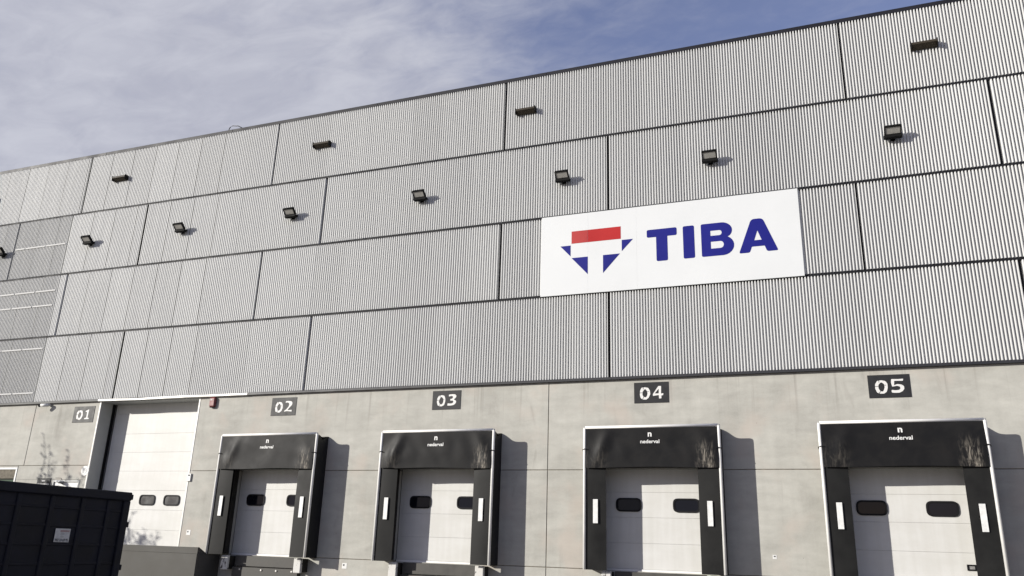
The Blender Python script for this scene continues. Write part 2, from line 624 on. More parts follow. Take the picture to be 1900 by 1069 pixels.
# volume behind the facade
MB().box(XL, XR, 0.75, 45.0, 0.0, 15.55).build('building_core', 'interior_dark', WH)
MB().box(-25.80, XR, 0.055, 0.745, Z_FL, 15.60).build('wall_backing', 'trim_dark', WH)
MB().box(XL, -25.801, 0.055, 0.745, 13.27, 15.60).build('wall_backing', 'trim_dark', WH)
# glazed strip behind the perforated sheets, with pale transoms and a pale jamb
glz = MB().box(XL, -25.801, 0.60, 0.745, Z_FL, 13.269).build('glazing', 'strip_glass', WH)
for z, hgt in ((12.12, 0.16), (10.26, 0.15), (9.68, 0.13), (8.03, 0.15), (6.39, 0.10)):
    MB().box(XL, -26.16, 0.10, 0.22, z - hgt / 2, z + hgt / 2, 0.006).build('transom', 'marker_white', glz)
MB().box(-26.15, -25.801, 0.006, 0.30, Z_FL + 0.01, 13.26).build('jamb', 'jamb_grey', glz)
for z, x0 in ((12.12, -28.78), (10.26, XL), (9.68, XL), (8.03, XL), (6.39, XL)):      # streaks of reflected sunlight, added as slim pale bars across the perforated sheets
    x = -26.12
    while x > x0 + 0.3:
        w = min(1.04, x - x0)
        MB().box(x - w, x - 0.02, -0.098, -0.083, z - 0.027, z + 0.027, 0.004).build('light_streak', 'light_streak_pale', glz)
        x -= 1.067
for x in (-28.3, -30.5, -32.7, -34.9):
    MB().box(x - 0.05, x + 0.05, 0.24, 0.34, Z_FL + 0.01, 13.26).build('mullion', 'jamb_grey', glz)
MB().box(XL, XR, 0.75, 45.0, 15.552, 15.62).build('roof', 'roof_grey', WH)

# cladding: real corrugation, one object for each sheet
PITCH = 0.0762
NRIB = 14
SHEET = PITCH * NRIB
AMP = 0.080


def sheet_mesh(width, h, mat='cladding'):
    mb = MB()
    mb.smooth = True
    per = 24
    n = max(2, int(round(width / PITCH * per)))
    xs = [width * i / n for i in range(n + 1)]

    def prof(x):
        t = abs(((x / PITCH) % 1.0) - 0.5) * 2.0      # 0 in the middle of the crest, 1 in the valley
        k = (t - 0.40) / 0.11
        k = max(0.0, min(1.0, k))
        k = k * k * (3 - 2 * k)
        return -AMP * ((1 - k) * (1 - 0.10 * t * t))
    vs = [(x, prof(x), 0.0) for x in xs] + [(x, prof(x), h) for x in xs]
    k = n + 1
    mb.add(vs, [(i, i + 1, i + 1 + k, i + k) for i in range(n)])
    return mb.mesh('cladding_sheet', mat)


V13 = [-37.2, -34.4, -25.685, -16.945, -8.335, 1.425, 10.2, 11.2]
V24 = [-37.2, -28.87, -22.38, -14.685, -5.07, 4.735, 11.2]
GAP = 0.026
PERF_X = -26.05
cache = {}
for row in range(4):
    joints = V24 if row in (0, 2) else V13
    zb = SEAMS[row] + (0.036 if row else 0.004)
    zt = SEAMS[row + 1] - (0.038 if row < 3 else 0.03)
    for a, b in zip(joints[:-1], joints[1:]):
        a2, b2 = max(a + GAP, XL), min(b - GAP, XR)
        x = a2
        while x < b2 - 0.02:
            w = min(SHEET, b2 - x)
            if b2 - x - w < 0.08:
                w = b2 - x
            perf = row < 3 and x < PERF_X - 0.3
            if perf and x + w > PERF_X - 0.2:
                w = min(w, PERF_X - x) if PERF_X - x > 0.1 else w
            lap = 0.022 if x < -20 else (0.014 if x < -13 else 0.0008)
            key = (round(w, 3), round(zt - zb, 3), lap, perf)
            if key not in cache:
                cache[key] = sheet_mesh(w - lap, zt - zb, 'cladding_perforated' if perf else 'cladding')
            link('perforated_sheet' if perf else 'cladding_sheet', cache[key], WH, (x + lap / 2, random.uniform(-0.0025, 0.0025), zb))
            x += w
    # vertical joint trims of this row: a U shaped cover strip
    for a in joints[1:-1]:
        MB().box(a - 0.023, a + 0.023, -0.030, 0.05, zb, zt, 0.004).build('joint_trim', 'trim_dark', WH)
for z in SEAMS[1:4]:
    for x0, x1 in ((XL, -31.0), (-31.0, -25.0), (-25.0, -19.0), (-19.0, -13.0), (-13.0, -7.0), (-7.0, -1.0), (-1.0, 5.0), (5.0, XR)):
        MB().box(x0 + 0.002, x1 - 0.002, -0.052, 0.05, z - 0.037, z + 0.035, 0.004).build('seam_trim', 'trim_dark', WH)
for i in range(8):
    x0 = XL + i * 6.0
    MB().box(x0 + 0.002, x0 + 5.998, -0.075, 0.9, 15.672, 15.80, 0.006).build('parapet_cap', 'cap_dark', WH)

# bottom flashing
for x0, x1, m in ((XL, -31.0, 'flashing_grey'), (-31.0, -26.9, 'flashing_grey'), (-26.9, -22.95, 'flashing_grey'),
                  (-22.95, -16.75, 'flashing_white'), (-16.75, -11.0, 'flashing_dark'), (-11.0, -5.0, 'flashing_dark'),
                  (-5.0, 1.0, 'flashing_dark'), (1.0, 7.0, 'flashing_dark'), (7.0, XR, 'flashing_dark')):
    mb = MB()
    lip = 0.118 if m == 'flashing_white' else 0.092
    x0 += 0.002; x1 -= 0.002
    pr = [(-0.080, 6.060), (-lip, 6.050), (-lip - 0.004, 5.992), (0.03, 5.992), (0.03, 6.058)]
    if m == 'flashing_white':      # this length is dented and bowed
        def fl(u, v):
            k = v * 5
            i = int(min(4, math.floor(k + 1e-6))); j = (i + 1) % 5
            t = k - i
            y = pr[i % 5][0] * (1 - t) + pr[j][0] * t
            z = pr[i % 5][1] * (1 - t) + pr[j][1] * t
            x = x0 + (x1 - x0) * u
            w = 0.014 * math.sin(x * 1.7) + 0.010 * math.sin(x * 4.1 + 1) + 0.016 * math.exp(-((x + 20.6) / 0.7) ** 2)
            return (x, y + (w if y < -0.01 else 0), z - (0.012 * math.exp(-((x + 21.6) / 1.2) ** 2) if y < -0.05 else 0))
        mb.grid(fl, 60, 5)
    else:
        n = 5
        vs = [(x0, y, z) for y, z in pr] + [(x1, y, z) for y, z in pr]
        mb.add(vs, [(0, 1, 2, 3, 4), (9, 8, 7, 6, 5)] + [(i, (i + 1) % n, (i + 1) % n + n, i + n) for i in range(n)])
    mb.build('base_flashing', m, WH)

# docks: outer extents of the four shelters
DOCKS = {2: (-17.06, -13.655), 3: (-11.49, -8.105), 4: (-5.59, -2.232), 5: (0.042, 3.435)}
DC = {k: (a + b) / 2 for k, (a, b) in DOCKS.items()}
HALF_OPEN = 1.36
J1, J2, JL = 3.655, 1.220, 3.845
D1L, D1R = -22.90, -18.70
VJ = -6.77


def panel(x0, x1, z0, z1, y1=0.20):
    g2 = 0.009
    MB().box(x0 + g2, x1 - g2, 0.0, y1, z0 + g2, z1 - g2, 0.007).build('concrete_panel', 'concrete', WH)


# upper row
for x0, x1 in ((XL, -31.8), (-31.8, -25.95), (-25.95, D1L)):
    panel(x0, x1, JL, Z_FL)
panel(D1R, VJ, J1, Z_FL)
panel(VJ, 6.6, J1, Z_FL)
panel(6.6, XR, J1, Z_FL)
# middle row
edges = [D1R]
for k in (2, 3, 4, 5):
    edges += [DC[k] - HALF_OPEN, DC[k] + HALF_OPEN]
edges.append(6.6)
for a, b in zip(edges[0::2], edges[1::2]):
    if a < VJ < b:
        panel(a, VJ, J2, J1); panel(VJ, b, J2, J1)
    else:
        panel(a, b, J2, J1)
panel(6.6, XR, J2, J1)
# bottom row
for x0, x1 in ((XL, -31.8), (-31.8, D1L), (D1L, -17.9), (-17.9, VJ), (VJ, 6.6), (6.6, XR)):
    panel(x0, x1, 0.0, J2)
# left of door 01, with a window and a personnel door
WX0, WX1, WZ0, WZ1 = -29.6, -26.20, 2.30, 3.79
panel(XL, -31.8, J2, JL)
panel(-31.8, WX0, J2, JL)
panel(WX0, WX1, J2, WZ0)
panel(WX0, WX1, WZ1, JL)
PDX0, PDX1, PDZ = -24.42, -23.22, 3.36
panel(WX1, D1L, PDZ, JL)
panel(WX1, PDX0, J2, PDZ + 0.016)
panel(PDX1, D1L, J2, PDZ + 0.016)
# mortar-dark mass behind the joints
for x0, x1, z0, z1 in ((XL, D1L - 0.14, PDZ + 0.05, 6.0), (D1R + 0.14, XR, J1 + 0.1, 6.0), (XL, XR, 0.0, J2 - 0.02), (XL, WX0 - 0.02, J2 - 0.02, PDZ + 0.05),
                       (WX1 + 0.02, PDX0 - 0.02, J2 - 0.02, PDZ + 0.05), (PDX1 + 0.02, D1L - 0.14, J2 - 0.02, PDZ + 0.05)):
    MB().box(x0, x1, 0.014, 0.19, z0, z1).build('joint_filler', 'joint_dark', WH)
for a, b in zip(edges[0::2], edges[1::2]):
    MB().box(a + (0.14 if a == D1R else 0.03), b - 0.03, 0.014, 0.19, J2 - 0.02, J1 + 0.1).build('joint_filler', 'joint_dark', WH)
MB().box(6.58, XR, 0.014, 0.19, J2 - 0.02, J1 + 0.1).build('joint_filler', 'joint_dark', WH)

# window at the left
MB().box(WX0, WX1, 0.10, 0.16, WZ0, WZ1).build('window', 'window_pane', WH)
win = WH.children[-1]
wf = MB()
for x0, x1, z0, z1 in ((WX0, WX1, WZ1 - 0.075, WZ1), (WX0, WX1, WZ0, WZ0 + 0.075), (WX0, WX0 + 0.075, WZ0 + 0.076, WZ1 - 0.076),
                       (WX1 - 0.075, WX1, WZ0 + 0.076, WZ1 - 0.076), (-28.0, -27.93, WZ0 + 0.076, WZ1 - 0.076)):
    wf.box(x0, x1, -0.015, 0.14, z0, z1, 0.006)
wf.build('window_frame', 'plastic_white', win)

# personnel door
pd = MB().box(PDX0 + 0.02, PDX1 - 0.02, 0.03, 0.09, 1.22, PDZ - 0.02, 0.006).build('personnel_door', 'plastic_white', WH)
pf = MB()
pf.box(PDX0 - 0.01, PDX0 + 0.05, -0.012, 0.12, 1.22, PDZ, 0.004)
pf.box(PDX1 - 0.05, PDX1 + 0.01, -0.012, 0.12, 1.22, PDZ, 0.004)
pf.box(PDX0 + 0.052, PDX1 - 0.052, -0.012, 0.12, PDZ - 0.06, PDZ, 0.004)
pf.build('door_frame', 'jamb_grey', pd)
MB().box(PDX0 - 0.045, PDX0 - 0.012, -0.02, -0.001, 1.3, PDZ - 0.22).build('door_seal', 'rubber_black', pd)


# ------------------------------------------------------------------ sectional doors (parts of the warehouse)
def rrect(cx, cz, w, h, r, seg=5):
    p = [(cx - w / 2, cz - h / 2), (cx + w / 2, cz - h / 2), (cx + w / 2, cz + h / 2), (cx - w / 2, cz + h / 2)]
    return round_poly(p, r, seg)


def door_window(parent, cx, cz, y, w=0.655, h=0.335, pane='door_pane'):
    fr = shape_mesh('window_frame', [rrect(cx, cz, w, h, 0.13), rrect(cx, cz, w - 0.075, h - 0.075, 0.10)], 0.03, 'rubber_black', y - 0.014)
    link('window_frame', fr, parent)
    pa = shape_mesh('window_pane', [rrect(cx, cz, w - 0.06, h - 0.06, 0.105)], 0.006, pane, y - 0.006)
    link('window_pane', pa, parent)


def sectional_door(name, x0, x1, y, joints, wins, wz, label, pane='door_pane'):
    root = bpy.data.objects.new(name, None)
    COL.objects.link(root)
    root.parent = WH
    root['label'] = label
    for za, zb in zip(joints[:-1], joints[1:]):
        w = MB()
        w.box(x0, x1, y, y + 0.042, za + 0.0015, zb - 0.0015, 0.003)
        w.build('door_section', 'door_white', root)
    MB().box(x0, x1, y + 0.012, y + 0.035, joints[0] - 0.02, joints[-1]).build('door_core', 'jamb_grey', root)
    for cx in wins:
        door_window(root, cx, wz, y, pane=pane)
    return root


ZD = [1.262, 1.872, 2.488, 3.103, 3.718]
for k in (2, 3, 4, 5):
    c = DC[k] + 0.01
    d = sectional_door('dock_door', c - HALF_OPEN + 0.004, c + HALF_OPEN - 0.024, 0.10, ZD, (c - 0.722, c + 0.722), 2.795,
                       'white sectional dock door behind the shelter marked %s' % ('', '', 'two', 'three', 'four', 'five')[k])
    MB().box(c - HALF_OPEN + 0.004, c + HALF_OPEN - 0.024, 0.078, 0.135, 1.206, 1.258, 0.005).build('bottom_rail', 'rod_alu', d)
    if k == 5:
        h = MB()
        for x0, x1, z0, z1 in ((2.80, 2.985, 1.605, 1.632), (2.80, 2.985, 1.508, 1.533), (2.80, 2.84, 1.534, 1.604), (2.952, 2.985, 1.534, 1.604)):
            h.box(x0, x1, 0.075, 0.099, z0, z1, 0.003)
        hh = h.build('door_handle', 'rubber_black', d)
        MB().box(2.842, 2.95, 0.088, 0.0985, 1.535, 1.603).build('handle_plate', 'bolt_steel', d)

d1 = sectional_door('drive_in_door', D1L + 0.10, D1R + 0.30, 0.60, [1.225, 1.845, 2.465, 3.085, 3.705, 4.328, 4.950, 5.63, 6.1],
                    (-20.77, -19.755), 2.778, 'tall white sectional door beside the plate one', 'door_pane_clear')
# reveal: grey metal jambs and bright edge trims
MB().box(D1L - 0.13, D1L - 0.002, 0.012, 0.74, 1.22, 6.0).build('door_jamb', 'jamb_grey', WH)
MB().box(D1R + 0.002, D1R + 0.13, 0.012, 0.74, 1.22, 6.0).build('door_jamb', 'jamb_grey', WH)
MB().box(D1L + 0.001, D1L + 0.035, 0.50, 0.598, 1.22, 5.99).build('door_guide', 'rubber_black', WH)
MB().box(D1L - 0.055, D1L + 0.004, -0.012, 0.02, 1.22, 5.985, 0.004).build('jamb_trim', 'flashing_white', WH)
MB().box(D1R - 0.004, D1R + 0.055, -0.012, 0.02, 1.22, 5.985, 0.004).build('jamb_trim', 'flashing_white', WH)
MB().box(D1L, D1R, 0.06, 0.74, 5.97, 6.028).build('door_lintel', 'jamb_grey', WH)


# ------------------------------------------------------------------ dock shelters
SH_Z0, SH_Z1, SH_D = 1.22, 4.66, 0.60


def make_shelter(k):
    x0, x1 = DOCKS[k]
    xc = DC[k]
    hw = (x1 - x0) / 2
    org = (xc, 0.0, SH_Z0)
    desc = {2: 'black dock shelter below plate two, beside the dark loading platform',
            3: 'black dock shelter below plate three, head curtain creased',
            4: 'black dock shelter below plate four, partly worn lettering',
            5: 'black dock shelter below plate five, around the door with a pull handle'}[k]
    root = thing('dock_shelter', org, desc, 'dock shelter', 'dock shelters along the loading bays')
    rnd = random.Random(40 + k)
    sx, sz = rnd.uniform(0, 50), rnd.uniform(0, 50)
    crease = {2: 0.7, 3: 1.0, 4: 0.8, 5: 0.5}[k]
    H = SH_Z1 - SH_Z0
    zc0 = 3.655 - SH_Z0

    def wrinkle(x, z):
        """offset in y of the head curtain, local coords"""
        t = (H - 0.05 - z) / (H - 0.05 - zc0)
        t = max(0.0, min(1.0, t))
        n1 = noise.noise(Vector((x * 1.3 + sx, z * 1.1, sz)))
        n2 = noise.noise(Vector((x * 3.2 + z * 1.7 + sx, z * 2.4, sz + 9)))
        fold = math.exp(-((x - 0.35 * (z - H) + hw * 0.62) / 0.16) ** 2) * 0.05
        fold += math.exp(-((x + 0.45 * (z - H) - hw * 0.70) / 0.20) ** 2) * 0.04
        mid = math.exp(-(x / 0.35) ** 2) * math.exp(-((z - H + 0.28) / 0.25) ** 2)
        return -(0.030 * t + crease * (0.030 * n1 + 0.012 * n2 + fold) * math.sin(math.pi * min(1, t * 0.9 + 0.05)) * (1 - 0.7 * mid))

    L = lambda: MB()
    # frame rods
    r = 0.036
    yr = -SH_D
    t = MB(); t.smooth = True
    t.tube([(-hw + 0.02, yr, H), (hw - 0.02, yr, H)], r, 12).build('top_rod', 'rod_alu', root)
    for s in (-1, 1):
        t = MB(); t.smooth = True
        t.tube([(s * hw, yr, 0.0), (s * hw, yr, H - 0.05), (s * (hw - 0.006), yr, H - 0.015)], r, 12).build('side_rod', 'rod_alu', root)
        bm = bmesh.new()
        bmesh.ops.create_uvsphere(bm, u_segments=12, v_segments=8, radius=0.036)
        me = bpy.data.meshes.new('corner_cap')
        bm.to_mesh(me); bm.free()
        me.materials.append(MATS['plastic_grey'])
        me.polygons.foreach_set('use_smooth', [True] * len(me.polygons))
        link('corner_cap', me, root, (s * (hw - 0.004), yr, H - 0.006))
    # head curtain
    hc = MB(); hc.smooth = True
    zt = H - 0.034

    def fh(u, v):
        x = (-hw + 0.035) + (2 * hw - 0.07) * u
        lowcut = 0.012 * math.sin(x * 2.1 + sx) + (0.02 if k == 3 and x < -1.2 else 0)
        z = zt + (zc0 + lowcut - zt) * v
        return (x, yr - 0.012 + wrinkle(x, z), z)
    hc.grid(fh, 64, 26)
    ho = hc.build('head_curtain', 'curtain_vinyl', root)
    # lettering printed on the head curtain
    wf = lambda x, z: wrinkle(x, z) - 0.018
    me = text_mesh('lettering', 'n', 0.20, 0.0, H - 0.205, 'lettering_white', yr, 0.004, 0.095, 0.006, wf)
    link('lettering', me, ho)
    me = text_mesh('lettering', 'nederval', 0.125, 0.0, H - 0.375, 'lettering_white', yr, 0.004, 0.475, 0.0025, wf)
    link('lettering', me, ho)
    # side curtains with pale marker strips
    for s in (-1, 1):
        xi = 0.545
        sc = MB(); sc.smooth = True

        def fs(u, v, s=s):
            x = s * (hw - 0.034 - (xi - 0.034) * u)
            z = 0.0 + (H - 0.06) * v
            n1 = noise.noise(Vector((x * 1.5 + sx, z * 0.8, s * 3.3 + sz)))
            return (x, yr + 0.016 + 0.012 * n1 + 0.03 * u * u, z)
        sc.grid(fs, 10, 24)
        so = sc.build('side_curtain', 'side_curtain', root)
        cx = s * (hw - 0.285)
        z0 = 2.30 - SH_Z0
        jit = rnd.uniform(-0.01, 0.01)
        MB().box(cx - 0.062, cx + 0.062, yr - 0.014, yr - 0.006, z0 + jit, z0 + 0.575 + jit, 0.003).build('marker_strip', 'marker_white', root)
        # outer side panel, sagging along the top
        sp = MB(); sp.smooth = True

        def fp(u, v, s=s):
            y = -SH_D + 0.01 + (SH_D - 0.012) * u
            top = H - 0.02 - 0.125 * math.exp(-((u - 0.5) / 0.23) ** 2) * (1 if s > 0 else 0.8)
            z = 0.0 + top * v
            return (s * (hw + 0.004 + 0.012 * math.sin(v * 9 + s) * math.sin(math.pi * u)), y, z)
        sp.grid(fp, 14, 20)
        sp.build('side_panel', 'side_fabric', root)
        # foam pad beside the opening
        MB().box(min(s * (hw - 0.05), s * (HALF_OPEN + 0.005)), max(s * (hw - 0.05), s * (HALF_OPEN + 0.005)), -0.22, -0.004,
                 0.02, zc0 + 0.5, 0.012).build('side_pad', 'pad_dark', root)
        # strap and hook that tie the curtain to the rod
        st = MB()
        st.tube([(s * (hw - 0.09), yr - 0.05, H - 0.555), (s * (hw - 0.01), yr - 0.055, H - 0.545), (s * (hw + 0.045), yr - 0.01, H - 0.56),
                 (s * (hw + 0.04), yr + 0.04, H - 0.60)], 0.011, 6)
        st.build('strap', 'rubber_black', root)
    # roof fabric
    rf = MB(); rf.smooth = True

    def fr(u, v):
        x = -hw + 2 * hw * u
        y = -SH_D + 0.01 + (SH_D - 0.012) * v
        sag = 0.125 * math.exp(-((v - 0.5) / 0.23) ** 2) * (0.75 + 0.25 * math.cos(x * 9))
        return (x, y, H - 0.02 - sag)
    rf.grid(fr, 60, 12)
    rf.build('roof_fabric', 'side_fabric', root)
    # upper backing board between the opening and the roof
    MB().box(-hw + 0.04, hw - 0.04, -0.10, -0.004, 3.70 - SH_Z0, H - 0.2, 0.008).build('head_pad', 'pad_dark', root)
    return root


for k in (2, 3, 4, 5):
    make_shelter(k)


# ------------------------------------------------------------------ dock levellers and bumpers
for k in (2, 3, 4, 5):
    c = DC[k] + 0.08
    names = {2: 'two', 3: 'three', 4: 'four', 5: 'five'}
    lv = thing('dock_leveller', (c, 0, 0), 'dark steel dock leveller under the door of bay %s' % names[k], 'dock leveller', 'dock levellers')
    MB().box(-1.12, 1.12, -0.10, -0.004, 0.905, 1.195, 0.008).build('lip_plate', 'dock_steel', lv)
    MB().box(-1.14, 1.14, -0.16, -0.004, 0.62, 0.885, 0.008).build('front_plate', 'dock_steel', lv)
    MB().box(-1.14, 1.14, -0.06, -0.004, 0.05, 0.60, 0.008).build('pit_plate', 'dock_steel', lv)
    for bx in (-0.85, -0.1, 0.42, 0.95):
        t = MB(); t.tube([(bx, -0.185, 0.82), (bx, -0.155, 0.82)], 0.026, 8)
        t.build('bolt', 'bolt_steel', lv)
    for s in (-1, 1):
        side = {(2, -1): 'towards the dark platform', (2, 1): 'towards bay three', (3, -1): 'towards bay two', (3, 1): 'towards bay four', (4, -1): 'towards bay three',
                (4, 1): 'towards bay five', (5, -1): 'towards bay four', (5, 1): 'away from bay four'}[(k, s)]
        bx = s * 1.265
        b = thing('dock_bumper', (c + bx, 0, 0.80), 'worn white dock bumper of bay %s on the side %s' % (names[k], side), 'bumper', 'dock bumpers')
        MB().box(-0.118, 0.118, -0.40, -0.30, 0.0, 0.395, 0.012).build('face_plate', 'bumper_white', b)
        MB().box(-0.100, 0.100, -0.298, -0.004, 0.015, 0.38, 0.01).build('rubber_block', 'pad_dark', b)

# ------------------------------------------------------------------ number plates
PL = {1: (-24.085, -23.14, 5.29, 5.845), 2: (-15.84, -14.93, 5.316, 5.874), 3: (-10.283, -9.392, 5.346, 5.887),
      4: (-4.417, -3.512, 5.351, 5.894), 5: (1.218, 2.126, 5.299, 5.847)}


def zero(j):
    rr = random.Random(j)
    o = [(0.30, 0.02), (0.62, 0.0), (0.86, 0.13), (1.0, 0.42), (0.97, 0.72), (0.82, 0.94), (0.52, 1.0), (0.2, 0.95), (0.03, 0.72), (0.0, 0.38), (0.10, 0.12)]
    i = [(0.44, 0.19), (0.58, 0.18), (0.70, 0.30), (0.76, 0.50), (0.70, 0.70), (0.54, 0.83), (0.42, 0.80), (0.28, 0.64), (0.24, 0.42), (0.32, 0.25)]
    f = lambda L: [(x + rr.uniform(-0.02, 0.02), z + rr.uniform(-0.015, 0.015)) for x, z in L]
    return [f(o), f(i)]


DIG = {
    1: [[(0.1, 0.0), (0.95, 0.0), (0.95, 0.11), (0.68, 0.15), (0.74, 1.0), (0.66, 1.0), (0.42, 0.90), (0.14, 0.86), (0.14, 0.74), (0.44, 0.75), (0.46, 0.15), (0.1, 0.11)]],
    2: [[(0.0, 0.0), (0.14, 0.05), (0.42, 0.06), (0.78, 0.03), (0.98, 0.0), (1.0, 0.17), (0.72, 0.16), (0.42, 0.15), (0.62, 0.36), (0.95, 0.62), (1.0, 0.80), (0.86, 0.96), (0.55, 1.0), (0.1, 1.0), (0.06, 0.84), (0.34, 0.87), (0.54, 0.80), (0.60, 0.66), (0.52, 0.48), (0.24, 0.22), (0.0, 0.10)]],
    3: [[(0.0, 0.0), (0.40, 0.0), (0.72, 0.04), (0.95, 0.20), (1.0, 0.36), (0.88, 0.46), (0.70, 0.52), (0.95, 0.70), (1.0, 0.84), (0.84, 0.98), (0.5, 1.0), (0.1, 0.97), (0.12, 0.80), (0.42, 0.85), (0.60, 0.80), (0.60, 0.70), (0.52, 0.60), (0.30, 0.58), (0.30, 0.44), (0.58, 0.44), (0.68, 0.34), (0.62, 0.22), (0.40, 0.17), (0.0, 0.20)]],
    4: [[(0.58, 0.0), (0.80, 0.0), (0.81, 0.24), (0.98, 0.26), (1.0, 0.42), (0.78, 0.38), (0.80, 1.0), (0.54, 1.0), (0.0, 0.36), (0.0, 0.22), (0.57, 0.28)],
        [(0.57, 0.41), (0.57, 0.78), (0.56, 0.78), (0.17, 0.41)]],
    5: [[(0.0, 0.03), (0.22, 0.0), (0.60, 0.0), (0.84, 0.10), (1.0, 0.26), (1.0, 0.46), (0.82, 0.58), (0.50, 0.63), (0.24, 0.54), (0.28, 0.86), (0.62, 0.86), (0.96, 0.85), (1.0, 1.0), (0.62, 0.98), (0.06, 1.0), (0.02, 0.74), (0.08, 0.45), (0.46, 0.50), (0.66, 0.45), (0.72, 0.32), (0.60, 0.20), (0.30, 0.18), (0.0, 0.22)]],
}
for k, (x0, x1, z0, z1) in PL.items():
    w, h = x1 - x0, z1 - z0
    org = (x0, 0, z0)
    where = {1: 'beside the tall white door', 2: 'on the concrete wall', 3: 'on the concrete wall', 4: 'on the concrete wall', 5: 'on the concrete wall'}[k]
    n = thing('number_plate', org, 'dark rectangular plate with white digits zero %s %s' % (('', 'one', 'two', 'three', 'four', 'five')[k], where), 'number sign', 'bay number plates')
    MB().box(0, w, -0.012, -0.001, 0, h, 0.002).build('plate', 'plate_paint', n)
    dw, dh = 0.275 * w / 0.91 * (1.0), 0.60 * h
    zb = 0.17 * h
    for idx, (dg, xo) in enumerate(((0, 0.165), (k, 0.545))):
        loops = zero(k) if dg == 0 else DIG[dg]
        sc = 1.0 if not (dg == 1) else 0.85
        lp = [[(xo * w + px * dw * sc, zb + pz * dh + (0.03 * h if idx else 0.0)) for px, pz in L] for L in loops]
        lp = [round_poly(L, 0.012, 2) for L in lp]
        link('digit', shape_mesh('digit', lp, 0.003, 'digit_paint', -0.015), n)
    # stencil breaks across the strokes
    for bx, bz, ln, a in ((0.165, 0.50, 0.09, 0.05), (0.345, 0.55, 0.09, -0.08), (0.23, 0.24, 0.08, 1.0), (0.235, 0.74, 0.08, 1.5)):
        px, pz = bx * w + 0.03, bz * h
        dx, dz = math.cos(a) * ln / 2, math.sin(a) * ln / 2
        nx, nz = -dz / ln * 0.010, dx / ln * 0.010
        MB().prism([(px - dx - nx, pz - dz - nz), (px + dx - nx, pz + dz - nz), (px + dx + nx, pz + dz + nz), (px - dx + nx, pz - dz + nz)],
                   -0.0195, -0.017).build('stencil_break', 'plate_paint', n)

# ------------------------------------------------------------------ banner sign
BY = -0.12
ban = thing('banner_sign', (-3.51, 0, 8.44), 'wide white sign reading TIBA in blue with a red and blue emblem', 'sign')
bo = (-3.51, 0, 8.44)
for x0, x1 in ((-7.035, -5.645), (-5.645, -4.256), (-4.256, 0.02)):
    MB(bo).box(x0 + 0.0004, x1 - 0.0004, BY, BY + 0.03, 8.445, 10.862, 0.001).build('sign_panel', 'banner_white', ban)
fr = MB(bo)
fr.box(-7.02, 0.005, BY + 0.031, -0.052, 8.46, 8.52)
fr.box(-7.02, 0.005, BY + 0.031, -0.052, 10.78, 10.845)
fr.box(-0.045, 0.005, BY + 0.031, -0.052, 8.521, 10.779)
fr.box(-7.02, -6.97, BY + 0.031, -0.052, 8.521, 10.779)
fr.build('sign_frame', 'trim_dark', ban)
yl = BY - 0.003


def mark(name, loops, mat):
    link(name, shape_mesh(name, loops, 0.003, mat, yl, None, bo), ban)


mark('red_bar', [[(-6.128, 9.957), (-5.652, 9.957), (-5.652, 10.33), (-6.128, 10.33)]], 'banner_red_faded')
mark('red_bar', [[(-5.646, 9.957), (-4.70, 9.957), (-4.70, 10.33), (-5.646, 10.33)]], 'banner_red')
mark('blue_triangle', [[(-6.458, 9.907), (-6.155, 9.577), (-6.155, 9.907)]], 'banner_blue')
mark('blue_triangle', [[(-6.122, 9.522), (-5.65, 9.0), (-5.65, 9.522)]], 'banner_blue')
mark('blue_triangle', [[(-5.21, 8.995), (-4.729, 9.522), (-5.21, 9.522)]], 'banner_blue')
mark('blue_triangle', [[(-4.674, 9.587), (-4.356, 9.917), (-4.674, 9.917)]], 'banner_blue')
z0, z1 = 9.193, 10.128
rT = 0.05
mark('letter', [round_poly([(-3.97, z1), (-3.97, 9.902), (-3.715, 9.902), (-3.715, z0), (-3.407, z0), (-3.407, 9.902), (-3.15, 9.902), (-3.15, z1)],
                           [rT, rT, 0.01, rT, rT, 0.01, rT, rT], 5)], 'banner_blue')
mark('letter', [round_poly([(-2.985, z1), (-2.985, z0), (-2.683, z0), (-2.683, z1)], rT, 5)], 'banner_blue')


def bowl(cx, cz, rx, rz, a0, a1, n=10):
    return [(cx + rx * math.cos(math.radians(a0 + (a1 - a0) * i / n)), cz + rz * math.sin(math.radians(a0 + (a1 - a0) * i / n))) for i in range(n + 1)]


outer = round_poly([(-2.30, z1), (-2.503, z1), (-2.503, z0), (-2.30, z0)], [0, rT, rT, 0], 5)
outer += [(-1.95, z0)] + bowl(-1.95, z0 + 0.275, 0.292, 0.275, -85, 62) + bowl(-1.965, z1 - 0.235, 0.272, 0.235, -40, 88) + [(-1.97, z1)]
h1 = [(-2.258, 9.77), (-2.02, 9.77)] + bowl(-2.03, 9.842, 0.068, 0.072, -85, 85) + [(-2.02, 9.914), (-2.258, 9.914)]
h2 = [(-2.258, 9.405), (-2.0, 9.405)] + bowl(-2.01, 9.503, 0.088, 0.098, -85, 85) + [(-2.0, 9.601), (-2.258, 9.601)]
mark('letter', [outer, h1, h2], 'banner_blue')
mark('letter', [round_poly([(-1.195, z1), (-1.545, z0), (-1.272, z0), (-1.215, 9.352), (-0.893, 9.352), (-0.840, z0), (-0.562, z0), (-0.905, z1)],
                           [0.09, 0.05, 0.05, 0.02, 0.02, 0.05, 0.05, 0.09], 5),
                [(-1.145, 9.525), (-0.960, 9.525), (-1.052, 9.795)]], 'banner_blue')

# ------------------------------------------------------------------ wall floodlights and linear lamps


